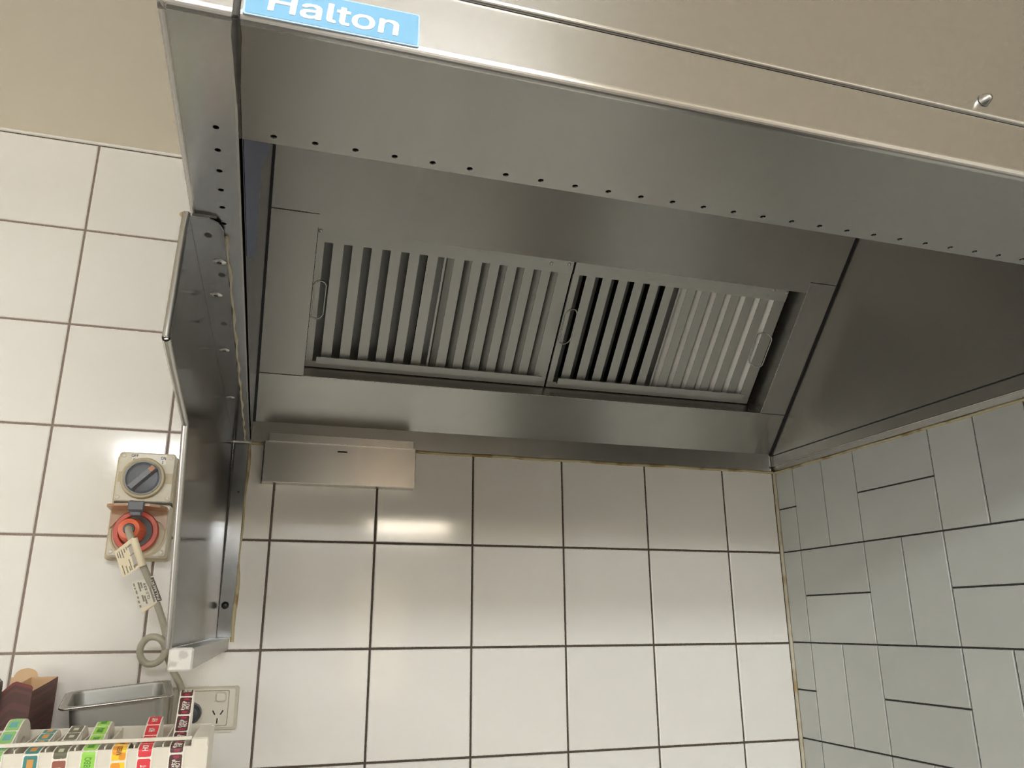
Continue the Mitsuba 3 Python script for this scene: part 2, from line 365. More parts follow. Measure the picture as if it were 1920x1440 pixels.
part(H, 'front_corner_seal', cat(tube([(-.4562, YF - .001, z) for z in np.linspace(ZH - .001, TOP, 6)], .0022, 6), tube([(-.4562, y, ZH - .0002) for y in np.linspace(YF, -1.11, 6)], np.array([.0024, .0034, .0027, .0024, .0018, .0014]), 6), tube([(-.4562, y, ZH + .0015) for y in np.linspace(-1.11, YB, 4)], .0020, 6)), DIRT_SHADE, True, 'dark dirty sealant in the corner joint')
grained(H, 'hood_top', sheet_sweep([(YF, TOP), (0, TOP)], XL0, XR), STEEL)
# left duct
dl = [(XL0, TOP), (XL0, ZH + rb)] + [(XL0 + rb + rb * math.cos(t), ZH + rb + rb * math.sin(t)) for t in np.linspace(math.pi, 1.5 * math.pi, 7)]
V = [(x, YF, z) for x, z in dl] + [(x, 0, z) for x, z in dl]; n = len(dl)
grained(H, 'left_outer_panel', trimesh.Trimesh(np.array(V), np.array([q for i in range(n - 1) for q in ((i, i + 1, n + i + 1), (i, n + i + 1, n + i))]), process=False), STEEL, (0, 1, 0))
lp = sg.box(XL0 + rb, YF + .005, XL1, 0)
for k in range(34): lp = lp.difference(sg.Point(-.4726, -1.0755 + .0303 * k).buffer(.0024, 6))
grained(H, 'left_underside', poly(lp, .0012, lambda x, y, h: (x, y, ZH + h)), STEELB, (0, 1, 0))
part(H, 'left_hole_dark_backing', trimesh.Trimesh([(XL0 + .004, YF, ZH + .03), (XL1, YF, ZH + .03), (XL1, 0, ZH + .03), (XL0 + .004, 0, ZH + .03)], [(0, 1, 2), (0, 2, 3)]), DARKH)  # dark backing so the left air holes look shaded
fl = [(YF, TOP)] + [(YF, ZH + rb)] + bend(rb, YF + rb, ZH + rb, math.pi, 1.5 * math.pi)
grained(H, 'left_front_face', sheet_sweep(fl, XL0 + .001, XL1), STEELF)
grained(H, 'left_inner_lip', box(XL1 - .0012, XL1 + .0006, YF + .004, -.002, ZH - .0005, ZH + .004), STEELS, (0, 1, 0))
grained(H, 'left_inner_wall', trimesh.Trimesh([(-.4545, YB, ZH), (-.4545, 0, ZH), (-.4545, 0, TOP), (-.4545, YB, TOP)], [(0, 1, 2), (0, 2, 3)]), STEELB, (0, 1, 0))
fp = [(-1.06, .197), (-.84, .2), (-.66, .285), (-.73, .37), (-.52, .53), (-.74, .60), (-1.06, .62)]
part(H, 'protective_film', poly(fp, .0004, lambda y, z, h: (-.4541 + h, y, z)), FILM, label='torn blue protective film')
# right inner side, its foot and the joint to the grey tiles
grained(H, 'right_inner_panel', trimesh.Trimesh([(XR, YB, .229), (XR, 0, .229), (XR, 0, TOP), (XR, YB, TOP)], [(0, 2, 1), (0, 3, 2)]), STEEL, (0, 1, 0))
part(H, 'right_joint_seal', tube([(XR - .0003, y, .2285) for y in np.linspace(YB, -.004, 4)], .0016, 6), BLACKS, True)
grained(H, 'right_foot', trimesh.Trimesh([(XR - .001, YB, .229), (XR - .001, 0, .229), (XR - .001, 0, .204), (XR - .001, YB, .204)], [(0, 1, 2), (0, 2, 3)]), STEEL, (0, 1, 0))
part(H, 'right_foot_edge', tube([(XR - .001, y, .2035) for y in np.linspace(YB, -.004, 4)], .0014, 6), STEELS, True)
grained(H, 'right_foot_return', trimesh.Trimesh([(XR, YB, .2035), (XR, 0, .2035), (CX - .0005, 0, .192), (CX - .0005, YB, .192)], [(0, 1, 2), (0, 2, 3)]), STEEL, (0, 1, 0))
part(H, 'right_sealant_bead', tube([(CX - .001, y, .1885 + .0005 * math.sin(y * 37)) for y in np.linspace(YB, -.004, 40)], .0026, 6), SEALY, True, 'yellowed sealant along the grey tiles')
# sloped rear panels round the filter opening
UB, US, UT = .279, .606, .581
OX0, OX1 = -.367, .6725
UTOP = .905
grained(H, 'rear_upper_panel', slope_box(-.4545, XR, US + .0006, UTOP, 0, .0012), STEEL)
grained(H, 'rear_seam_strip', slope_box(OX0, OX1, UT, US + .0006, 0, .0012), STEEL)
grained(H, 'rear_left_strip', slope_box(-.4545, OX0, UB + .0008, US - .0008, 0, .0012), STEEL)
grained(H, 'rear_right_strip', slope_box(OX1, XR, UB + .0008, US - .0008, 0, .0012), STEEL)
grained(H, 'rear_lower_panel', slope_box(-.4545, .697, .161, UB - .0003, -.0004, .0012), STEELL)
grained(H, 'rear_lower_reflection_corner', slope_box(.6975, XR, .161, UB - .0008, 0, .0012), STEEL)  # same panel in a darker steel, painting the edge of a reflection
grained(H, 'rear_foot', box(-.4545, .736, -.0022, -.0006, ZH, .2335), STEELL)
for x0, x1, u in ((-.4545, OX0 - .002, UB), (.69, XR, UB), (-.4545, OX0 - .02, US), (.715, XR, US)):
    part(H, 'rear_seam_shadow', slope_box(x0, x1, u - .0010, u + .0008, -.0006, .0004), DIRT_SHADE)  # dark strips stand in for shade along the seams
part(H, 'left_joint_seal', slope_box(-.4553, -.4497, .160, UTOP, -.0015, .001), BLACKS)
part(H, 'rear_right_joint_seal', slope_box(XR - .0050, XR + .0, .160, UTOP, -.0015, .001), BLACKS)
part(H, 'rear_sealant_bead', tube([(x, -.0015, .1895 + .0007 * math.sin(x * 31)) for x in np.linspace(-.13, CX - .004, 50)], .0034, 6), SEALY, True, 'yellowed sealant above the white tiles')
part(H, 'rear_sealant_bead', tube([(x, -.0015, .1885) for x in np.linspace(-.453, -.43, 5)], .0034, 6), SEALY, True)
# recess behind the opening
DP = .095
grained(H, 'recess_bottom', slope_box(OX0, OX1, UB - .001, UB, .0012, DP), STEEL)
grained(H, 'recess_top', slope_box(OX0, OX1, UT, UT + .001, .0014, DP), STEEL)
grained(H, 'recess_left', slope_box(OX0 - .001, OX0, UB, UT, .0012, DP), STEEL, (0, 1, 0))
grained(H, 'recess_right', slope_box(OX1, OX1 + .001, UB, UT, .0012, DP), STEEL, (0, -1, 1.04))
part(H, 'recess_back', slope_box(OX0, OX1, UB, UT, DP, DP + .001), DARKH)
part(H, 'opening_edge', tube([SL(OX1, u, -.0002) for u in (UB, .4, UT + .02)], .0011, 6), STEELS, True)
part(H, 'opening_edge', tube([SL(x, UB, -.0002) for x in (OX0, 0, OX1)], .0009, 6), STEELS, True)
# dome nut on the front
part(H, 'dome_nut', lathe([(0, .0078), (.002, .0074), (.0036, .0058), (.0047, .003), (.0052, .001), (.0056, 0), (0, 0)], (.1235, YF - .0036, .2545), 'y', 20), STEELS, True, 'bright domed nut')
part(H, 'stain', poly(sg.Point(0, 0).buffer(1, 10), .0002, lambda x, y, h: (.063 + .006 * x + .002 * y, YF - .0002 - h, .2135 + .011 * y)), pr('grease_stain', (.32, .27, .16), .5, .4)) if False else None

# brand sign
SG = 'brand_sign'
tag(SG, 'blue rectangular sign lettered Halton in white on the hood front', 'sign')
sx0, sx1, sz0, sz1 = -.4525, -.3455, .1943, .2195
def shear(x, z): return z + .0012 * (x - sx0) / (sx1 - sx0)
def sign_box(x0, x1, z0, z1, y0, y1):
    m = rbox(x0, x1, y0, y1, z0, z1, .0012, 'y', 3); v = np.asarray(m.vertices).copy(); v[:, 2] = shear(v[:, 0], v[:, 2]); m.vertices = v; return m
part(SG, 'border', sign_box(sx0, sx1, sz0, sz1, YF - .0011, YF - .0001), pr('sign_rim', (.45, .60, .74), .35, .5))
part(SG, 'panel', sign_box(sx0 + .0011, sx1 - .0011, sz0 + .0011, sz1 - .0011, YF - .0014, YF - .0011), BLUE)
for (a, b, c, d) in ((sx0 + .0006, sx1 - .0006, sz0 + .0004, sz0 + .0007), (sx0 + .0006, sx1 - .0006, sz1 - .0007, sz1 - .0004)):
    pass
part(SG, 'lettering', wall_text('Halton', .0135, (sx0 + sx1) / 2 + .0005, .2070, YF - .0014, .0795, .0005, .011, True, .10), WHITEP)

# ---------------------------------------------------------------- grease filters
def grease_filter(key, x0, x1, lab, gut, handles, screws):
    tag(key, lab, 'grease filter')
    D = .040
    g = (0, -1, S)
    grained(key, 'top_rail', slope_box(x0, x1, .5432, .5806, D - .0012, D + .012), STEELG)
    n, pitch, gapw = 7, .0362, .0160
    g0 = x0 + .0135
    xs = []
    half = [g0 + k * pitch for k in range(7)]
    gl = [(a, a + gapw) for a in half]
    gl[-1] = (gl[-1][0], gl[-1][0] + .0125)
    mid = gl[-1][1]
    gr_ = [(mid + .0042 + k * pitch, mid + .0042 + k * pitch + gapw) for k in range(7)]
    gaps = gl + gr_
    part_x = [x0] + [q for g_ in gaps for q in g_] + [x1]
    for i in range(0, len(part_x), 2):
        a, b = part_x[i], part_x[i + 1]
        nm = 'side_rail' if i in (0, len(part_x) - 2) else ('divider' if i == 14 else 'slat')
        ms = [slope_box(a, b, .284, .5440, D, D + .0011)]
        if i < 14 and i > 0: ms.append(slope_box(b - .0011, b, .284, .5440, D, D + .026))
        if i >= 14: ms.append(slope_box(a, a + .0011, .284, .5440, D, D + .026)) if False else None
        ms = [m for m in ms if m is not None]
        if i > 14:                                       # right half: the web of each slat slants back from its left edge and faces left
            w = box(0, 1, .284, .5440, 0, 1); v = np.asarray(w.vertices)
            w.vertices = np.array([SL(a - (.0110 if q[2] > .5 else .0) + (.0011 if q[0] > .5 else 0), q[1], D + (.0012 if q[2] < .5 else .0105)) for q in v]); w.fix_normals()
            grained(key, 'slat_web', w, STEELW_LIT, g)
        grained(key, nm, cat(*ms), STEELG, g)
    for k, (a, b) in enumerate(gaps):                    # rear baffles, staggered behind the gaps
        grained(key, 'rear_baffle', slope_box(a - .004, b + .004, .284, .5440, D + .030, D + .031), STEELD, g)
    grained(key, 'bottom_rail', slope_box(x0, x1, .2815, .2945, D - .0005, D + .03), STEELG)
    # drip gutter at the foot
    a, b = gut
    pts = sg.Polygon([(a, .3100), (b, .3100), (b - .004, .3005), (b - .012, .2962), (a, .2962)])
    m = poly(pts, .0035, lambda x, u, h: SL(x, u, .0272 + h))
    grained(key, 'drip_gutter', cat(m, slope_box(a, b - .012, .2950, .2975, .029, D + .002)), STEELG)
    for (hx, hu, ln, ww, tw) in handles:
        P = []
        for t in np.linspace(0, 2 * np.pi, 40, endpoint=False):
            cu = (ln / 2 - ww / 2) * (1 if math.sin(t) > 0 else -1)
            P.append(SL(hx + ww / 2 * math.cos(t) + 0 * tw, hu + cu + ww / 2 * math.sin(t), .027 + tw * math.cos(t)))
        part(key, 'pull_handle', tube(P, .0016, 7, True), STEELS, True, 'thin oval wire pull handle')
    for (a, u) in screws:
        q = lathe([(0, .0018), (.0016, .0016), (.0034, .0009), (.0038, 0), (0, 0)], (0, 0, 0), 'z', 12)
        v = np.asarray(q.vertices); q.vertices = np.array([SL(a + w[0], u + w[1], D - .0012 - w[2]) for w in v]); q.fix_normals()
        part(key, 'screw', q, STEELS, True)
grease_filter('grease_filter', -.3648, .1445, 'left steel baffle filter in the hood with two oval wire handles hooked at its left edge', (-.3445, .1310), [(-.3525, .431, .078, .024, .004)], [(-.3606, .5640), (.0970, .5600), (.1345, .5630)])
grease_filter('grease_filter_001', .1490, .6560, 'right steel baffle filter in the hood beside the dark gap', (.1690, .6330), [(.1608, .4320, .080, .030, .006), (.6300, .4265, .082, .022, -.012)], [(.6180, .5670), (.6530, .5640)])
labels['grease_filter']['label'] = 'left steel baffle filter in the hood, between the left duct and the middle joint'
labels['grease_filter_001']['label'] = 'right steel baffle filter in the hood, with bright slats towards the grey wall'

# ---------------------------------------------------------------- stainless side panel hanging under the hood
SP = 'side_splash_panel'
tag(SP, 'stainless steel side panel hanging under the left of the hood, on a square tube', 'splash panel')
def PX(y, z): return -.4835 + .014 * y - .010 * (z + .18)
outline = [(-.003, .1905), (-.94, .1905), (-.970, .062), (-.7865, .036), (-.7265, -.178), (-.003, -.178)]
grained(SP, 'sheet', poly(outline, .0013, lambda y, z, h: (PX(y, z) - h, y, z)), STEELM, (0, 1, 0))
hem = [(-.94, .1885), (-.970, .062), (-.7865, .036), (-.7265, -.178)]
for a, b in zip(hem[:-1], hem[1:]):
    P = [(PX(a[0] + (b[0] - a[0]) * t, a[1] + (b[1] - a[1]) * t) - .0022, a[0] + (b[0] - a[0]) * t, a[1] + (b[1] - a[1]) * t) for t in np.linspace(0, 1, 6)]
    part(SP, 'rolled_edge', tube(P, .0034, 10), STEELS, True)
fo = sg.Polygon([(PX(-.92, .19), -.938), (-.484, -.938), (-.476, -.930), (-.4725, -.915), (-.467, -.02), (PX(0, .19), -.02)])
grained(SP, 'top_flange', poly(fo, .0012, lambda x, y, h: (x, y, ZH - .0022 - .010 * max(0, (-y - .86)) - h)), STEELM, (0, 1, 0))
part(SP, 'flange_gap_shade', box(PX(-.93, .19) + .002, -.478, -.9375, -.936, ZH - .0024, ZH - .0002), DIRT_SHADE)  # dark filler in place of the shade inside the gap
for (wx, wy) in ((-.4790, -.849), (-.4860, -.762), (-.484, -.574), (-.483, -.340)):
    part(SP, 'washer', lathe([(.0024, .0018), (.0064, .0012), (.0068, 0), (.0024, 0)], (0, 0, 0), 'z', 18).apply_transform(np.diag([1, 1, -1, 1.])).apply_translation((wx, wy, ZH - .0036)), STEELS, True)
    part(SP, 'screw_head', lathe([(0, .0020), (.0018, .0018), (.0023, .0006), (0, .0006)], (0, 0, 0), 'z', 10).apply_transform(np.diag([1, 1, -1, 1.])).apply_translation((wx, wy, ZH - .0036)), DIRT_SHADE, True)
for (wx, wy) in ((-.4865, -.905), (-.4810, -.672), (-.4780, -.817)):
    part(SP, 'bolt_hole', lathe([(0, .0006), (.0034, .0006), (.0036, 0), (0, 0)], (0, 0, 0), 'z', 12).apply_transform(np.diag([1, 1.5, -1, 1.])).apply_translation((wx, wy, ZH - .0036)), DIRT_SHADE)
part(SP, 'flange_sealant', tube([(-.4715 + .006 * (1 + y / .93) + .0008 * math.sin(y * 60), y, ZH - .0012) for y in np.linspace(-.90, -.02, 50)], .0018 + .0007 * np.sin(np.arange(50) * 1.7), 6), SEAL, True)
# wall angle with its bolt
grained(SP, 'wall_angle', box(PX(0, 0) + .0005, -.4575, -.0040, -.0002, -.178, .187, .0005), STEELM, (0, 0, 1))
part(SP, 'angle_shadow_gap', box(PX(0, 0) - .0012, PX(0, 0) + .0025, -.0052, -.0036, -.178, .187), DIRT_SHADE)  # dark strip drawn as the shade where the sheet meets the angle
part(SP, 'bolt', lathe([(0, .0052), (.003, .005), (.0058, .0036), (.0066, .0014), (.0068, 0), (0, 0)], (-.4735, -.0040, -.1210), 'y', 16), BLACKS, True, 'black bolt head')
part(SP, 'screw_head', lathe([(0, .0016), (.002, .0012), (.0026, 0), (0, 0)], (-.4690, -.0040, .0900), 'y', 12), DIRT_SHADE, True)
part(SP, 'wall_sealant', tube([(-.4563 + .001 * math.sin(z * 55), -.001, z) for z in np.linspace(-.186, .186, 40)], .0022 + .0013 * np.clip(np.sin(np.linspace(0, 9, 40)), 0, 1) + .0012 * (np.linspace(-.186, .186, 40) < -.06), 6), SEALY, True, 'yellowed sealant down the white tiles')
# square tube along the bottom, capped at its front end
def tb(dx0, dx1, y0, y1, z0, z1, b):
    m = box(dx0, dx1, y0, y1, z0, z1, b); v = np.asarray(m.vertices).copy(); v[:, 0] += PX(0, -.18) + .016 * v[:, 1]; m.vertices = v; return m
grained(SP, 'bottom_tube', tb(.0005, .0225, -.722, -.001, -.1995, -.1785, .0012), STEELS, (0, 1, 0))
part(SP, 'tube_cap', tb(.0, .0230, -.728, -.7215, -.2002, -.1778, .0018), CAPW, label='white end cap')

# ---------------------------------------------------------------- small steel cover plate under the hood
CP = 'cover_plate'
tag(CP, 'small brushed steel cover plate with a slot on the white tiles under the hood', 'cover plate')
grained(CP, 'body', box(-.4285, -.1300, -.0300, -.0008, .1080, .1895, .0012), STEELC)
grained(CP, 'top_lip', cat(box(-.4210, -.1360, -.0345, -.0315, .1900, .2040, .0006), box(-.4210, -.1360, -.0345, -.004, .1885, .1905)), STEELC)
part(CP, 'slot', rbox(-.2880, -.2690, -.0304, -.0290, .1733, .1762, .0012, 'y', 3), DARKH)
part(CP, 'side_shadow', box(-.4300, -.4288, -.028, -.001, .1085, .1890), DIRT_SHADE)  # dark strip standing in for shade beside the plate

# ---------------------------------------------------------------- weatherproof isolator and socket
WS = 'isolator_socket'
tag(WS, 'ivory rotary isolator switch above an orange three phase socket on white tiles', 'power socket')
def skew(m):                                  # the pair leans a little, as the photo shows
    return m
part(WS, 'mounting_box', rbox(-.684, -.579, -.030, -.0005, -.044, .146, .006, 'y', 4, .002), IVORYD, label='stained cream backing box')
part(WS, 'switch_body', rbox(-.677, -.5815, -.060, -.028, .0565, .1465, .006, 'y', 5, .0025), IVORY)
part(WS, 'socket_body', rbox(-.677, -.5795, -.060, -.028, -.0405, .0530, .006, 'y', 5, .0025), IVORY)
part(WS, 'joint_shadow', box(-.676, -.581, -.0585, -.03, .0528, .0567), DIRT_SHADE)  # shade between the two bodies, modelled as a dark strip
part(WS, 'legend_plate', box(-.656, -.598, -.0606, -.0598, .126, .1435), OUTLETM)
part(WS, 'lettering', cat(wall_text('OFF', .0052, -.6510, .1400, -.0606, .0115, .0004), wall_text('O', .0046, -.6515, .1322, -.0606, None, .0004),
                          wall_text('ON', .0052, -.6030, .1378, -.0606, .0085, .0004), wall_text('I', .0046, -.6035, .1302, -.0606, None, .0004)), PRINTD)
for dx in (-.667, -.592):
    part(WS, 'side_notch', box(dx - .008, dx + .008, -.0605, -.059, .091, .110), IVORYD)
for (sx, sz) in ((-.669, .139), (-.590, .138), (-.671, .064), (-.589, .064), (-.670, -.032), (-.588, -.032)):
    part(WS, 'cover_screw', lathe([(0, .0008), (.003, .0008), (.0036, 0), (0, 0)], (sx, -.0600, sz), 'y', 14), OUTLETM, True)
DCX, DCZ = -.6330, .0990
ring = lathe([(.0310, 0), (.0375, 0), (.0372, .006), (.0355, .0085), (.0330, .0085), (.0312, .007), (.0310, 0)], (DCX, -.0600, DCZ), 'y', 40)
kb = part(WS, 'dial_collar', ring, IVORYD, 40)
part(WS, 'dial_bezel', lathe([(.0285, 0), (.0311, 0), (.0311, .0080), (.0298, .0088), (.0285, .0080), (.0285, 0)], (DCX, -.0600, DCZ), 'y', 40), BEZEL, 40)
kn = part(WS, 'dial', lathe([(0, .0065), (.0235, .0065), (.0262, .0050), (.0287, .0050), (.0287, 0), (0, 0)], (DCX, -.0600, DCZ), 'y', 40), DIAL, 40, 'dark grey rotary dial')
def rotz(m, ang, c):
    v = np.asarray(m.vertices) - c; ca, sa = math.cos(ang), math.sin(ang)
    m.vertices = np.stack([v[:, 0] * ca - v[:, 2] * sa, v[:, 1], v[:, 0] * sa + v[:, 2] * ca], 1) + c; return m
hd = trimesh.Trimesh(np.array([(-.0275, -.066, -.0075), (.0275, -.066, -.0075), (.0275, -.066, .0075), (-.0275, -.066, .0075), (-.0262, -.080, -.0045), (.0262, -.080, -.0045), (.0262, -.080, .0045), (-.0262, -.080, .0045)]) * [1, 1, 1] + [DCX, 0, DCZ], process=False).convex_hull
rotz(hd, math.radians(47), np.array([DCX, 0, DCZ]))
part(WS, 'dial__handle', hd, HANDLE)
ar = rotz(box(.0165, .0262, -.0806, -.0796, -.0040, .0040).apply_translation((DCX, 0, DCZ)), math.radians(47), np.array([DCX, 0, DCZ]))
part(WS, 'dial__pointer', ar, pr('pointer_orange', (.50, .24, .15), .5, .4), label='faded orange pointer')
SCX, SCZ = -.6330, .0025
part(WS, 'socket_well', lathe([(.0, .0004), (.0455, .0004), (.0470, .0020), (.0440, .0024), (.0430, .0008), (0, .0008)], (SCX + .004, -.0600, SCZ - .001), 'y', 40), IVORYD, 40)
part(WS, 'socket_ring', lathe([(.0270, .001), (.0372, .001), (.0372, .0120), (.0355, .0150), (.0290, .0150), (.0270, .012), (.0270, .001)], (SCX + .001, -.0600, SCZ), 'y', 40), ORANGER, 40, 'faded orange red socket collar')
part(WS, 'socket_core', lathe([(0, .0100), (.0271, .0100), (.0271, .001), (0, .001)], (SCX + .001, -.0600, SCZ), 'y', 40), SOCKD, 40)
# raised flap, standing out from its hinge above the socket
fpts = [(-.0500, 0), (.0455, 0), (.0455, .030), (.036, .048), (.020, .057), (-.018, .057), (-.036, .052), (-.0500, .040)]
fm = poly(fpts, .0045, lambda x, y, h: (SCX + .004 + x, -.0600 - y, .0395 + .04 * y + h * 1.0))
part(WS, 'flap', cat(fm, poly([(-.0470, .042), (.0450, .042), (.0450, .008), (.036, .020), (.020, .028), (-.022, .028), (-.038, .020), (-.0470, .008)], .006, lambda x, y, h: (SCX + .004 + x, -.0608 - h, y - .001))), AMBER, label='raised amber socket flap')
part(WS, 'flap_clip', cat(box(SCX - .010, SCX + .016, -.122, -.112, .0330, .0500, .002), box(SCX - .007, SCX + .012, -.114, -.100, .0250, .040, .002)), CLIPM, label='grey clip of the flap')

# ---------------------------------------------------------------- plug and cable
PC = 'power_cable'
tag(PC, 'grey power cable with an orange plug looping down from the wall socket', 'cable')
PA = np.array([SCX, -.074, SCZ + .001])
part(PC, 'plug', lathe([(0, .0), (.0215, .0), (.0215, .012), (.0190, .030), (.0180, .044), (.0165, .047), (.0095, .046), (.0088, .040), (0, .040)], (SCX - .004, -.070, SCZ), 'y', 30), ORANGE, 40, 'orange plug body')
part(PC, 'cord_grip', lathe([(.0055, .040), (.0090, .041), (.0088, .0475), (.0055, .049)], (SCX - .004, -.070, SCZ), 'y', 20), CLIPM, 40)
cab = spline([(-.637, -.112, .0025), (-.6345, -.130, -.003), (-.627, -.140, -.018), (-.615, -.136, -.042), (-.601, -.124, -.070), (-.588, -.106, -.102), (-.576, -.092, -.132), (-.566, -.078, -.160), (-.561, -.070, -.186), (-.563, -.066, -.204),
              (-.573, -.060, -.217), (-.589, -.058, -.219), (-.601, -.062, -.205), (-.599, -.068, -.186), (-.586, -.076, -.175), (-.571, -.080, -.178), (-.561, -.066, -.196), (-.556, -.046, -.214), (-.548, -.036, -.232), (-.536, -.032, -.252), (-.528, -.030, -.276), (-.524, -.030, -.33), (-.522, -.03, -.425)], 150)
part(PC, 'cord', tube(cab, .0058, 12), CABLE, True)
def flag(key, lab, corners, mat, y_off, thick=.0009):
    tag(key, lab, 'cable tag')
    c = np.array(corners, float)
    nrm = np.cross(c[1] - c[0], c[3] - c[0]); nrm /= np.linalg.norm(nrm)
    if nrm[1] > 0: nrm = -nrm
    V = np.vstack([c, c - nrm * thick])
    m = trimesh.Trimesh(V, process=False).convex_hull
    part(key, 'card', m, mat)
    def at(s, t): return (c[0] * (1 - s) + c[1] * s) * (1 - t) + (c[3] * (1 - s) + c[2] * s) * t
    def bar(s0, s1, t0, t1, m_, nm='print', lift=.0003):
        q = np.array([at(s0, t0), at(s1, t0), at(s1, t1), at(s0, t1)])
        part(key, nm, trimesh.Trimesh(np.vstack([q + nrm * lift, q - nrm * .0002]), process=False).convex_hull, m_)
    def words(txt, s, t, hgt, length, mat_, lift=.0003):
        mm = meshkit.text_mesh(txt, 1.0, .1, True); v = np.asarray(mm.vertices).copy()
        v[:, :2] -= (v[:, :2].min(0) + v[:, :2].max(0)) / 2
        v[:, 0] *= length / np.ptp(v[:, 0]); v[:, 1] *= hgt / np.ptp(v[:, 1])
        # reads from the foot of the tag (t = 1) to its head, letter tops towards s = 0
        out = np.array([at(s - q[1], t - q[0]) + nrm * (lift + .0002 * (q[2] > .05)) for q in v])
        mm.vertices = out; mm.fix_normals(); part(key, 'lettering', mm, mat_)
    return bar, words
# corners: head-left, head-right, foot-right, foot-left
bar, words = flag('cable_tag', 'cream printed tag on the grey cable, just below the orange plug', [(-.651, -.139, -.0385), (-.6245, -.148, -.0145), (-.6060, -.141, -.0600), (-.6335, -.132, -.0800)], CREAM, 0)
part('cable_tag', 'fold', tube([(-.6232, -.1460, -.0165), (-.6150, -.1430, -.0370), (-.6050, -.1390, -.0605)], .0062, 8), CREAM, True)
bar(.66, .84, .16, .90, pr('print_barcode', (.46, .42, .37), .7, .2))
for t0, t1 in ((.14, .20), (.46, .50), (.84, .92)): bar(.62, .82, t0, t1, PRINT, 'print', .0005)
for s, a, b in ((.10, .10, .30), (.20, .10, .36), (.32, .10, .40), (.44, .12, .28), (.56, .12, .24), (.14, .60, .95), (.30, .70, .96), (.44, .78, .94), (.52, .56, .95), (.66, .92, .96)):
    bar(s - .025, s + .025, a, b, PRINT)
bar, words = flag('cable_tag_001', 'white printed tag with a black strip, second tag down the grey cable', [(-.6220, -.118, -.0880), (-.5890, -.123, -.0760), (-.5715, -.108, -.1160), (-.6080, -.103, -.1300)], TAGW, 0)
bar(.80, 1.0, .04, .98, PRINTD)
words('PALMERT', .90, .50, .12, .84, TAGW, .0007)
words('TESTCE', .76, .62, .06, .62, PRINT)
words('CLS 839', .54, .46, .11, .62, PRINTD)
for s, a, b in ((.10, .05, .16), (.10, .20, .27), (.12, .32, .45), (.12, .55, .63), (.11, .70, .80), (.12, .88, .97), (.30, .05, .40), (.31, .55, .80), (.40, .08, .30), (.40, .60, .92), (.70, .05, .95)):
    bar(s - .035, s + .035, a, b, PRINT)
part('cable_tag_001', 'under_flap', trimesh.Trimesh(np.array([(-.6035, -.104, -.1270), (-.5800, -.1065, -.1190), (-.5830, -.101, -.1240), (-.6020, -.1, -.1370), (-.6035, -.1035, -.1270), (-.5800, -.106, -.1190), (-.5830, -.1005, -.1240), (-.6020, -.0995, -.1370)]), process=False).convex_hull, CREAM)

# ---------------------------------------------------------------- double outlet
DO = 'wall_outlet'
tag(DO, 'cream double power outlet low on the white tiles below the side panel', 'power outlet')
part(DO, 'mounting_block', rbox(-.550, -.4345, -.0095, -.0003, -.3345, -.2615, .004, 'y', 4, .0012), pr('outlet_base_shaded', (.50, .46, .37), .4, .4))  # block coloured darker to put shading round the plate edges
part(DO, 'face_plate', rbox(-.545, -.4400, -.0128, -.0090, -.3305, -.2650, .004, 'y', 4, .0014), OUTLETM)
part(DO, 'panel_shade_outline', rbox(-.5332, -.4508, -.0130, -.0120, -.3277, -.2678, .0035, 'y', 4), pr('outline_shade_brown', (.26, .22, .16), .5, .3))  # dark outline painted in as shade round the centre panel
part(DO, 'centre_panel', rbox(-.5320, -.4520, -.0136, -.0120, -.3265, -.2690, .003, 'y', 4, .0005), pr('outlet_inner', (.63, .59, .50), .3, .5))
for cx_ in (-.5190, -.4650):
    sw = rbox(cx_ - .0096, cx_ + .0096, -.0142, -.0130, -.2880, -.2705, .0045, 'y', 5, .0006)
    k = part(DO, 'rocker_switch', sw, pr('rocker_rim', (.50, .46, .38), .4, .4))
    part(k[len(DO) + 2:] and DO, k[len(DO) + 2:] + '__button', rbox(cx_ - .0080, cx_ + .0080, -.0175, -.0140, -.2865, -.2720, .004, 'y', 5, .0014), OUTLETM)
for (a, b, rot) in ((-.4747, -.3050, -.55), (-.4613, -.3048, .55), (-.4681, -.3187, 0)):
    part(DO, 'pin_slot', rotz(box(-.0011, .0011, -.0139, -.0130, -.0042, .0042).apply_translation((a, 0, b)), -rot, np.array([a, 0, b])), DARKH)
part(DO, 'lower_tab', box(-.4720, -.4420, -.0050, -.0005, -.3390, -.3340), OUTLETM)
BP = 'black_plug'
tag(BP, 'round black power plug in the cream wall outlet behind the labels', 'plug')
part(BP, 'body', lathe([(0, .030), (.012, .029), (.0165, .024), (.0175, .008), (.0175, 0), (0, 0)], (-.5120, -.0138, -.3040), 'y', 26), BLACKP, 40)
part(BP, 'cord', tube(spline([(-.512, -.043, -.304), (-.515, -.052, -.315), (-.520, -.05, -.34), (-.525, -.048, -.38), (-.527, -.048, -.43)], 20), .0035, 8), BLACKP, True)

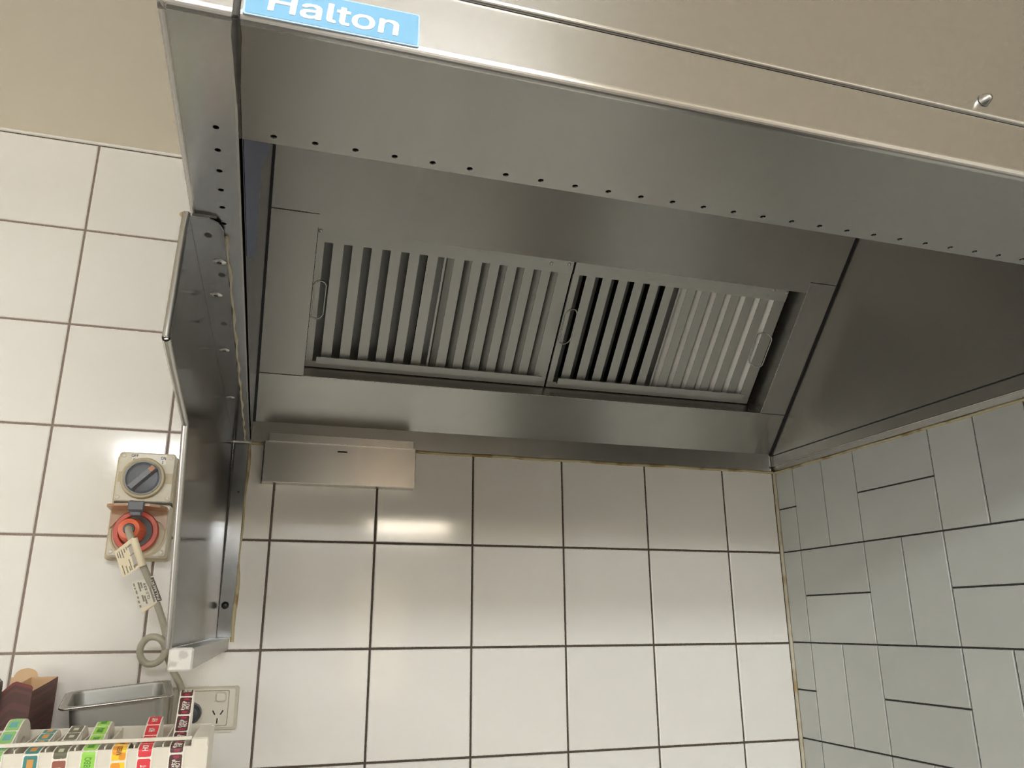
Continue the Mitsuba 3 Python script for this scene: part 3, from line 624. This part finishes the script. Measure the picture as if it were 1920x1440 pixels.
# ---------------------------------------------------------------- storage cupboard that the small things stand on (below the frame)
SB = 'storage_cupboard'
tag(SB, 'stainless steel cupboard below the white label dispenser', 'cupboard')
grained(SB, 'top', box(-1.7, -.452, -.62, -.012, -.460, -.440, .003), STEELP)
grained(SB, 'body', box(-1.69, -.462, -.60, -.012, -1.66, -.460), STEEL)
for d0, d1 in ((-1.685, -1.08), (-1.07, -.467)):
    k = grained(SB, 'door', box(d0, d1, -.622, -.602, -1.64, -.475, .002), STEEL)
    grained(SB, k[len(SB) + 2:] + '__handle', box(d1 - .06, d1 - .045, -.645, -.622, -1.1, -.95, .003), STEELS, (0, 0, 1))
for fx in (-1.66, -.50):
    for fy in (-.57, -.05): part(SB, 'foot', lathe([(0, 0), (.025, 0), (.02, .1), (0, .1)], (fx, fy, -1.76), 'z', 16), BLACKP)
tag('unseen_dark_mat', 'unseen black floor mat before the cooking bench, darkening the steel reflections', 'mat')
part('unseen_dark_mat', 'sheet', rbox(-1.1, 1.3, -2.3, -1.0, -1.7598, -1.748, .03, 'z', 4, .003), pr('unseen_mat_black', (.03, .03, .028), .6, .3))  # unseen dark sheet, placed to darken what the sloped panels mirror
# cooking bench under the hood (only ever seen mirrored in the steel)
CB = 'cooking_bench'
tag(CB, 'steel cooking bench with dark hot plates under the exhaust hood', 'bench')
grained(CB, 'worktop', box(-.44, .735, -.95, -.012, -.89, -.85, .003), STEELP)
grained(CB, 'cabinet', box(-.43, .73, -.92, -.02, -1.76, -.89), STEEL)
part(CB, 'hot_plate', box(.42, .70, -.85, -.12, -.8505, -.835, .004), pr('worn_iron', (.12, .115, .105), .4, .4))
for i, (a, b) in enumerate(((-.41, -.03), (.0, .38))):  # white boards added to bounce light up to the shaded tiles
    k = 'added_bounce_board' if i == 0 else 'added_bounce_board_001'
    emit(k, rbox(a, b, -.93, -.03, -.8498, -.835, .02, 'z', 4, .003), pr('bounce_board_white', (.80, .79, .75), .5, .4)); tag(k, 'added white bounce board on the left of the cooking bench' if i == 0 else 'added white bounce board in the middle of the cooking bench', 'bounce board')

# ---------------------------------------------------------------- steel pan
PN = 'steel_pan'
tag(PN, 'small rectangular stainless steel food pan behind the white label dispenser', 'food pan')
def ringpts(hx, hy, r, z, n=6):
    out = []
    for cx_, cy_, s in ((hx - r, hy - r, 0), (-hx + r, hy - r, 1), (-hx + r, -hy + r, 2), (hx - r, -hy + r, 3)):
        for i in range(n + 1):
            t = math.pi / 2 * (s + i / n); out.append((cx_ + r * math.cos(t), cy_ + r * math.sin(t), z))
    return out
PAN_C, PAN_E = np.array([-.6195, -.1155, -.2615]), (math.radians(7.2), math.radians(5.5), math.radians(-4.7))
from scipy.spatial.transform import Rotation as Rt
RP = Rt.from_euler('zxy', PAN_E)
ph = .160
def pan_place(V): return RP.apply(np.asarray(V)) + PAN_C
rings = [ringpts(.0780, .0790, .014, -.0035), ringpts(.0785, .0795, .0145, -.0005), ringpts(.0770, .0780, .014, .0006), ringpts(.0690, .0700, .016, .0002), ringpts(.0668, .0680, .017, -.003), ringpts(.0645, .0655, .018, -.05), ringpts(.0610, .0620, .02, -.06), ringpts(.056, .057, .022, -ph + .012), ringpts(.048, .049, .02, -ph + .002), ringpts(.02, .02, .01, -ph + .001)]
nr = len(rings[0]); V = np.vstack(rings); F = []
for i in range(len(rings) - 1):
    for k in range(nr):
        l = (k + 1) % nr; F += [(i * nr + k, i * nr + l, (i + 1) * nr + l), (i * nr + k, (i + 1) * nr + l, (i + 1) * nr + k)]
F += [((len(rings) - 1) * nr, (len(rings) - 1) * nr + k, (len(rings) - 1) * nr + k + 1) for k in range(1, nr - 1)]
part(PN, 'bowl', trimesh.Trimesh(pan_place(V), np.array(F), process=False), STEELP, 40)
part(PN, 'rim', tube(pan_place(ringpts(.0785, .0795, .0145, -.0012)), .0016, 8, True), STEELS, True)

# ---------------------------------------------------------------- nested cartons
def carton(key, dz, top):
    """tapered board carton, open at the top: high back with a round tab, slanted sides, lower front"""
    x0, x1, yf, yb = -.7665, -.7260, -.200, -.0370
    zf, zs, zbk, zb = -.2380, -.2500, -.2375, -.300
    tp = .004
    def wallp(name, pts, frame, mat): part(key, name, poly(pts, .0007, frame), mat)
    zl = zb if top else max(zb, -.300)
    # front: outline in (x, z)
    fr = [(x0 + tp, zl), (x1 - tp, zl), (x1, zs), (x1 + .0005, zf - .006), (x1 - .002, zf - .003), (x0 + .018, zf + .003), (x0 + .013, zf + .001), (x0, zs)]
    front = poly(fr, .0007, lambda x, z, h: (x, yf + (zs - z) * .06 - h, z + dz))
    sd = [(yf + .003, zl), (yb - .004, zl), (yb, zbk), (yb - .05, zbk - .0042), (yf, zs)]
    right = poly(sd, .0007, lambda y, z, h: (x1 - (zbk - z) * .05 - h, y, z + dz))
    left = poly(sd, .0007, lambda y, z, h: (x0 + (zbk - z) * .05 + h, y, z + dz))
    if top:
        bk = [(x0 + tp, zl), (x1 - tp, zl), (x1, zbk)] + [(x0 + .004 + .030 * math.cos(t) * .6 - .012, zbk + .014 * math.sin(t)) for t in np.linspace(0, math.pi, 14)] + [(x0 - .03, zbk), (x0 - .026, zl)]
        back = poly(bk, .0007, lambda x, z, h: (x, yb - (zbk - z) * .05 - h, z + dz))
        part(key, 'front_panel', front, MAROON, label='maroon printed front')
        part(key, 'side_panel', right, MAROOND); part(key, 'side_panel', left, KRAFT)
        part(key, 'back_panel', back, KRAFT, label='bare kraft inside of the back')
        part(key, 'kraft_lining', poly([(yf + .003, zl), (yb - .004, zl), (yb, zbk - .001), (yb - .05, zbk - .0052), (yf, zs - .001)], .0004, lambda y, z, h: (x1 - .0009 - (zbk - z) * .05 - h, y, z + dz)), KRAFT)
        part(key, 'base', box(x0 + tp, x1 - tp, yf + .004, yb - .005, zl + dz - .0005, zl + dz + .0005), KRAFT)
    else:
        emit(key, cat(front, right, left, poly([(x0 + tp, zl), (x1 - tp, zl), (x1, zbk), (x0, zbk)], .0007, lambda x, z, h: (x, yb - (zbk - z) * .05 - h, z + dz)), box(x0 + tp, x1 - tp, yf + .004, yb - .005, zl + dz - .0004, zl + dz + .0004)), MAROOND if rng.random() < .5 else MAROOND2)
NC = 30
ORD = ['first', 'second', 'third', 'fourth', 'fifth', 'sixth', 'seventh', 'eighth', 'ninth', 'tenth', 'eleventh', 'twelfth', 'thirteenth', 'fourteenth', 'fifteenth', 'sixteenth', 'seventeenth', 'eighteenth', 'nineteenth', 'twentieth', 'twenty-first', 'twenty-second', 'twenty-third', 'twenty-fourth', 'twenty-fifth', 'twenty-sixth', 'twenty-seventh', 'twenty-eighth', 'twenty-ninth', 'thirtieth']
for i in range(NC):
    k = 'fries_carton' if i == 0 else f'fries_carton_{i:03d}'
    carton(k, -i * .0048, i == 0)
    tag(k, 'top maroon and kraft carton of the nested stack against the white tiles' if i == 0 else f'maroon carton nested {ORD[i]} from the top of the stack beside the steel pan', 'carton', 'nested cartons in the stack')
TB = 'grey_tub'
tag(TB, 'dark grey tub cut off by the left edge of the picture', 'tub')
part(TB, 'body', rbox(-.860, -.7620, -.300, -.210, -.4395, -.2270, .012, 'x', 5, .006), TUB, 30)

# ---------------------------------------------------------------- label dispenser and its rolls
LD = 'label_dispenser'
tag(LD, 'white plastic label dispenser full of coloured sticker rolls', 'label dispenser')
DX0, DX1 = -.7560, -.4630
YBAR, YFACE, YBK = -.374, -.389, -.235
ZB = -.3010
part(LD, 'front_face', box(DX0, DX1, YFACE, YFACE + .003, -.4395, ZB - .0095, .0008), DISP)
part(LD, 'back_wall', box(DX0, DX1, YBK - .003, YBK, -.4395, ZB + .0025, .0008), DISP)
part(LD, 'base', box(DX0, DX1, YFACE + .003, YBK - .003, -.4398, -.4365), DISP)
part(LD, 'end_wall', cat(box(-.4850, DX1, YFACE, YBK, -.4395, ZB + .0005, .002), box(-.4670, DX1, YBK - .03, YBK, ZB, ZB + .003, .001)), DISP)
part(LD, 'end_wall', box(DX0, DX0 + .02, YFACE, YBK, -.4395, ZB, .002), DISP)
part(LD, 'tear_bar', box(DX0, -.4855, YBAR - .0035, YBAR + .0015, ZB - .0035, ZB + .0012, .0006), DISP)
DIV = [-.5210, -.5560, -.5910, -.6260, -.6600, -.6950, -.7300]
for dx in DIV:
    pr_ = [(YFACE + .003, -.4395), (YBK - .003, -.4395), (YBK - .003, ZB + .001), (YBK - .06, ZB - .002), (YFACE + .003, ZB - .006)]
    part(LD, 'divider', poly(pr_, .0016, lambda y, z, h, dx=dx: (dx + h, y, z)), DISP)

class Strip:
    def __init__(self, path, x0, w):
        p = np.asarray(path, float); d = np.linalg.norm(np.diff(p, axis=0), axis=1)
        self.s = np.r_[0, np.cumsum(d)]; self.p = p; self.x0, self.w = x0, w
    def at(self, s, x, lift):
        y, z = np.interp(s, self.s, self.p[:, 0]), np.interp(s, self.s, self.p[:, 1])
        e = .001
        ty, tz = np.interp(s + e, self.s, self.p[:, 0]) - np.interp(s - e, self.s, self.p[:, 0]), np.interp(s + e, self.s, self.p[:, 1]) - np.interp(s - e, self.s, self.p[:, 1])
        L = math.hypot(ty, tz) + 1e-12
        return np.array([self.x0 + x, y + tz / L * lift, z - ty / L * lift])
    def ribbon(self, s0, s1, xa, xb, lo, hi, n=None, corner=0.0):
        n = n or max(2, int((s1 - s0) / .002))
        V, F = [], []
        for i in range(n + 1):
            s = s0 + (s1 - s0) * i / n
            c = corner * (i in (0, n))
            V += [self.at(s, xa + c, hi), self.at(s, xb - c, hi), self.at(s, xb - c, lo), self.at(s, xa + c, lo)]
        for i in range(n):
            a, b = 4 * i, 4 * i + 4
            for k in range(4):
                l = (k + 1) % 4; F += [(a + k, a + l, b + l), (a + k, b + l, b + k)]
        F += [(0, 2, 1), (0, 3, 2), (4 * n, 4 * n + 1, 4 * n + 2), (4 * n, 4 * n + 2, 4 * n + 3)]
        m = trimesh.Trimesh(np.array(V), np.array(F), process=False); m.fix_normals(); return m
    def text(self, txt, s, x, hgt, length, lift=.0006):
        m = meshkit.text_mesh(txt, 1.0, .1, True); v = np.asarray(m.vertices).copy()
        v[:, :2] -= (v[:, :2].min(0) + v[:, :2].max(0)) / 2
        v[:, 0] *= length / np.ptp(v[:, 0]); v[:, 1] *= hgt / np.ptp(v[:, 1])
        m.vertices = np.array([self.at(s - q[0], x - q[1], lift + .0002 * (q[2] > .05)) for q in v]); m.fix_normals(); return m

def label_roll(key, lab, x0, w, R, cyz, mat, printfn, pitch=.027, start=0.0, loop=None, skip=()):
    """a roll standing in its slot; the strip runs over its top, under the bar and down the front face"""
    tag(key, lab, 'label roll')
    cy, cz = cyz
    if R:
        part(key, 'roll', lathe([(R * .45, 0), (R - .0006, 0), (R - .0006, w), (R * .45, w), (R * .45, 0)], (x0, cy, cz), 'x', 40), PAPER, 40)
    tail = [(YBAR + .012, ZB - .0052), (YBAR, ZB - .0062), (YFACE + .003, ZB - .0082), (YFACE - .0004, ZB - .0105), (YFACE - .0011, ZB - .014), (YFACE - .0013, ZB - .06), (YFACE - .0013, -.424)]
    if loop is None:
        P = []
        # tangent from the bar point to the circle
        q = np.array(tail[0]); d = q - [cy, cz]; L = math.hypot(*d)
        ang = math.atan2(d[1], d[0]); ta = ang - math.acos(min(1, R / L))        # upper tangent point
        P = [(cy + R * math.cos(t), cz + R * math.sin(t)) for t in np.linspace(.15, ta % (2 * math.pi), 26)]
    else: P = [tuple(q) for q in spline([(a, b) for a, b in loop], 26)]
    st = Strip(P + tail, x0, w)
    part(key, 'backing', st.ribbon(0, st.s[-1], 0, w, -.0004, 0, 110), PAPER)
    s = start
    i = 0
    while s + pitch < st.s[-1]:
        if i not in skip:
            k = part(key, 'label', st.ribbon(s + .0012, s + pitch - .0012, .0016, w - .0016, 0, .0003, 14, .0012), mat if not callable(mat) else mat(i))
            printfn(k, st, s + pitch / 2, i)
        s += pitch; i += 1
def two(t1, t2, m, h1=.0048, h2=.0055, ln1=.013, ln2=.011, pink=False):
    def f(k, st, s, i):
        name = k.split('__', 1)[1]
        if t1: emit(free(k + '__lettering'), st.text(t1, s, st.w * .36, h1, ln1), m)
        if t2: emit(free(k + '__lettering'), st.text(t2, s, st.w * (.66 if t1 else .5), h2, ln2), m)
        if pink:
            emit(free(k + '__ink_band'), st.ribbon(s - .0112, s - .0080, .0065, .0135, .0003, .0005, 3), P_PINK)
            emit(free(k + '__ink_band'), st.ribbon(s + .0080, s + .0112, .0065, .0135, .0003, .0005, 3), P_PINK)
    return f
def blob(m, a, b, ds=.006):
    def f(k, st, s, i): emit(k + '__picture', st.ribbon(s - ds, s + ds, st.w * a, st.w * b, .0003, .0005, 6), m)
    return f
def diamond(k, st, s, i):
    emit(k + '__picture', st.ribbon(s - .0118, s + .0052, .0016, st.w * .66, .0003, .0005, 6, .002), L_ORG)
    emit(k + '__picture_001', st.ribbon(s + .0030, s + .0118, st.w * .52, st.w - .0018, .0003, .0005, 6, .002), L_ORG)
    emit(k + '__lettering', st.text('MED', s, st.w * .5, .0062, .0115, .0008), P_BROWN)
W = .0195
label_roll('label_roll', 'light green sticker roll, leftmost in the dispenser', -.7240, .0185, .040, (-.300, -.318), L_LIGHT, blob(P_BLUE, .25, .75), start=.010)
label_roll('label_roll_001', 'teal sticker roll with orange print in the dispenser', -.6830, .0185, .030, (-.296, -.324), L_TEAL, blob(P_OR, .3, .7, .008), start=.004)
label_roll('label_roll_002', 'olive grey sticker roll with pale squares in the dispenser', -.6500, .0185, .030, (-.290, -.3205), lambda i: L_OLIVE if i < 5 else L_BRICK, blob(P_PALE, .33, .66, .0045), start=.018)
label_roll('label_roll_003', 'bright green sticker roll in the dispenser', -.6170, .0190, .034, (-.293, -.3200), L_GREEN, two('', 'BBQ', P_GREEN, ln2=.012, h2=.0085), start=.013)
label_roll('label_roll_004', 'yellow and orange sticker roll lettered MED in the dispenser', -.5820, .0200, .026, (-.285, -.352), L_YEL, diamond, start=.0235, skip=(0, 1))
label_roll('label_roll_005', 'red sticker roll lettered HOT in the dispenser', -.5505, .0190, .0, (-.29, -.33), L_RED, two('', 'HOT', PAPER, h2=.0075, ln2=.0105), start=.016,
           loop=[(-.262, -.420), (-.268, -.36), (-.276, -.305), (-.290, -.283), (-.310, -.284), (-.340, -.2965)])
label_roll('label_roll_006', 'dark maroon sticker roll lettered Extra HOT looping high at the end of the dispenser', -.5120, .0190, .0, (-.29, -.33), L_DARK, two('Extra', 'HOT', PAPER, ln1=.0125, ln2=.0105, h2=.0058, pink=True), start=.0085,
           loop=[(-.270, -.420), (-.276, -.34), (-.286, -.275), (-.296, -.2475), (-.304, -.2465), (-.3125, -.2530), (-.328, -.278), (-.346, -.2970)])
for k in list(labels):
    if k.startswith('label_roll') and '__' not in k: labels[k]['group'] = 'sticker rolls in the dispenser'
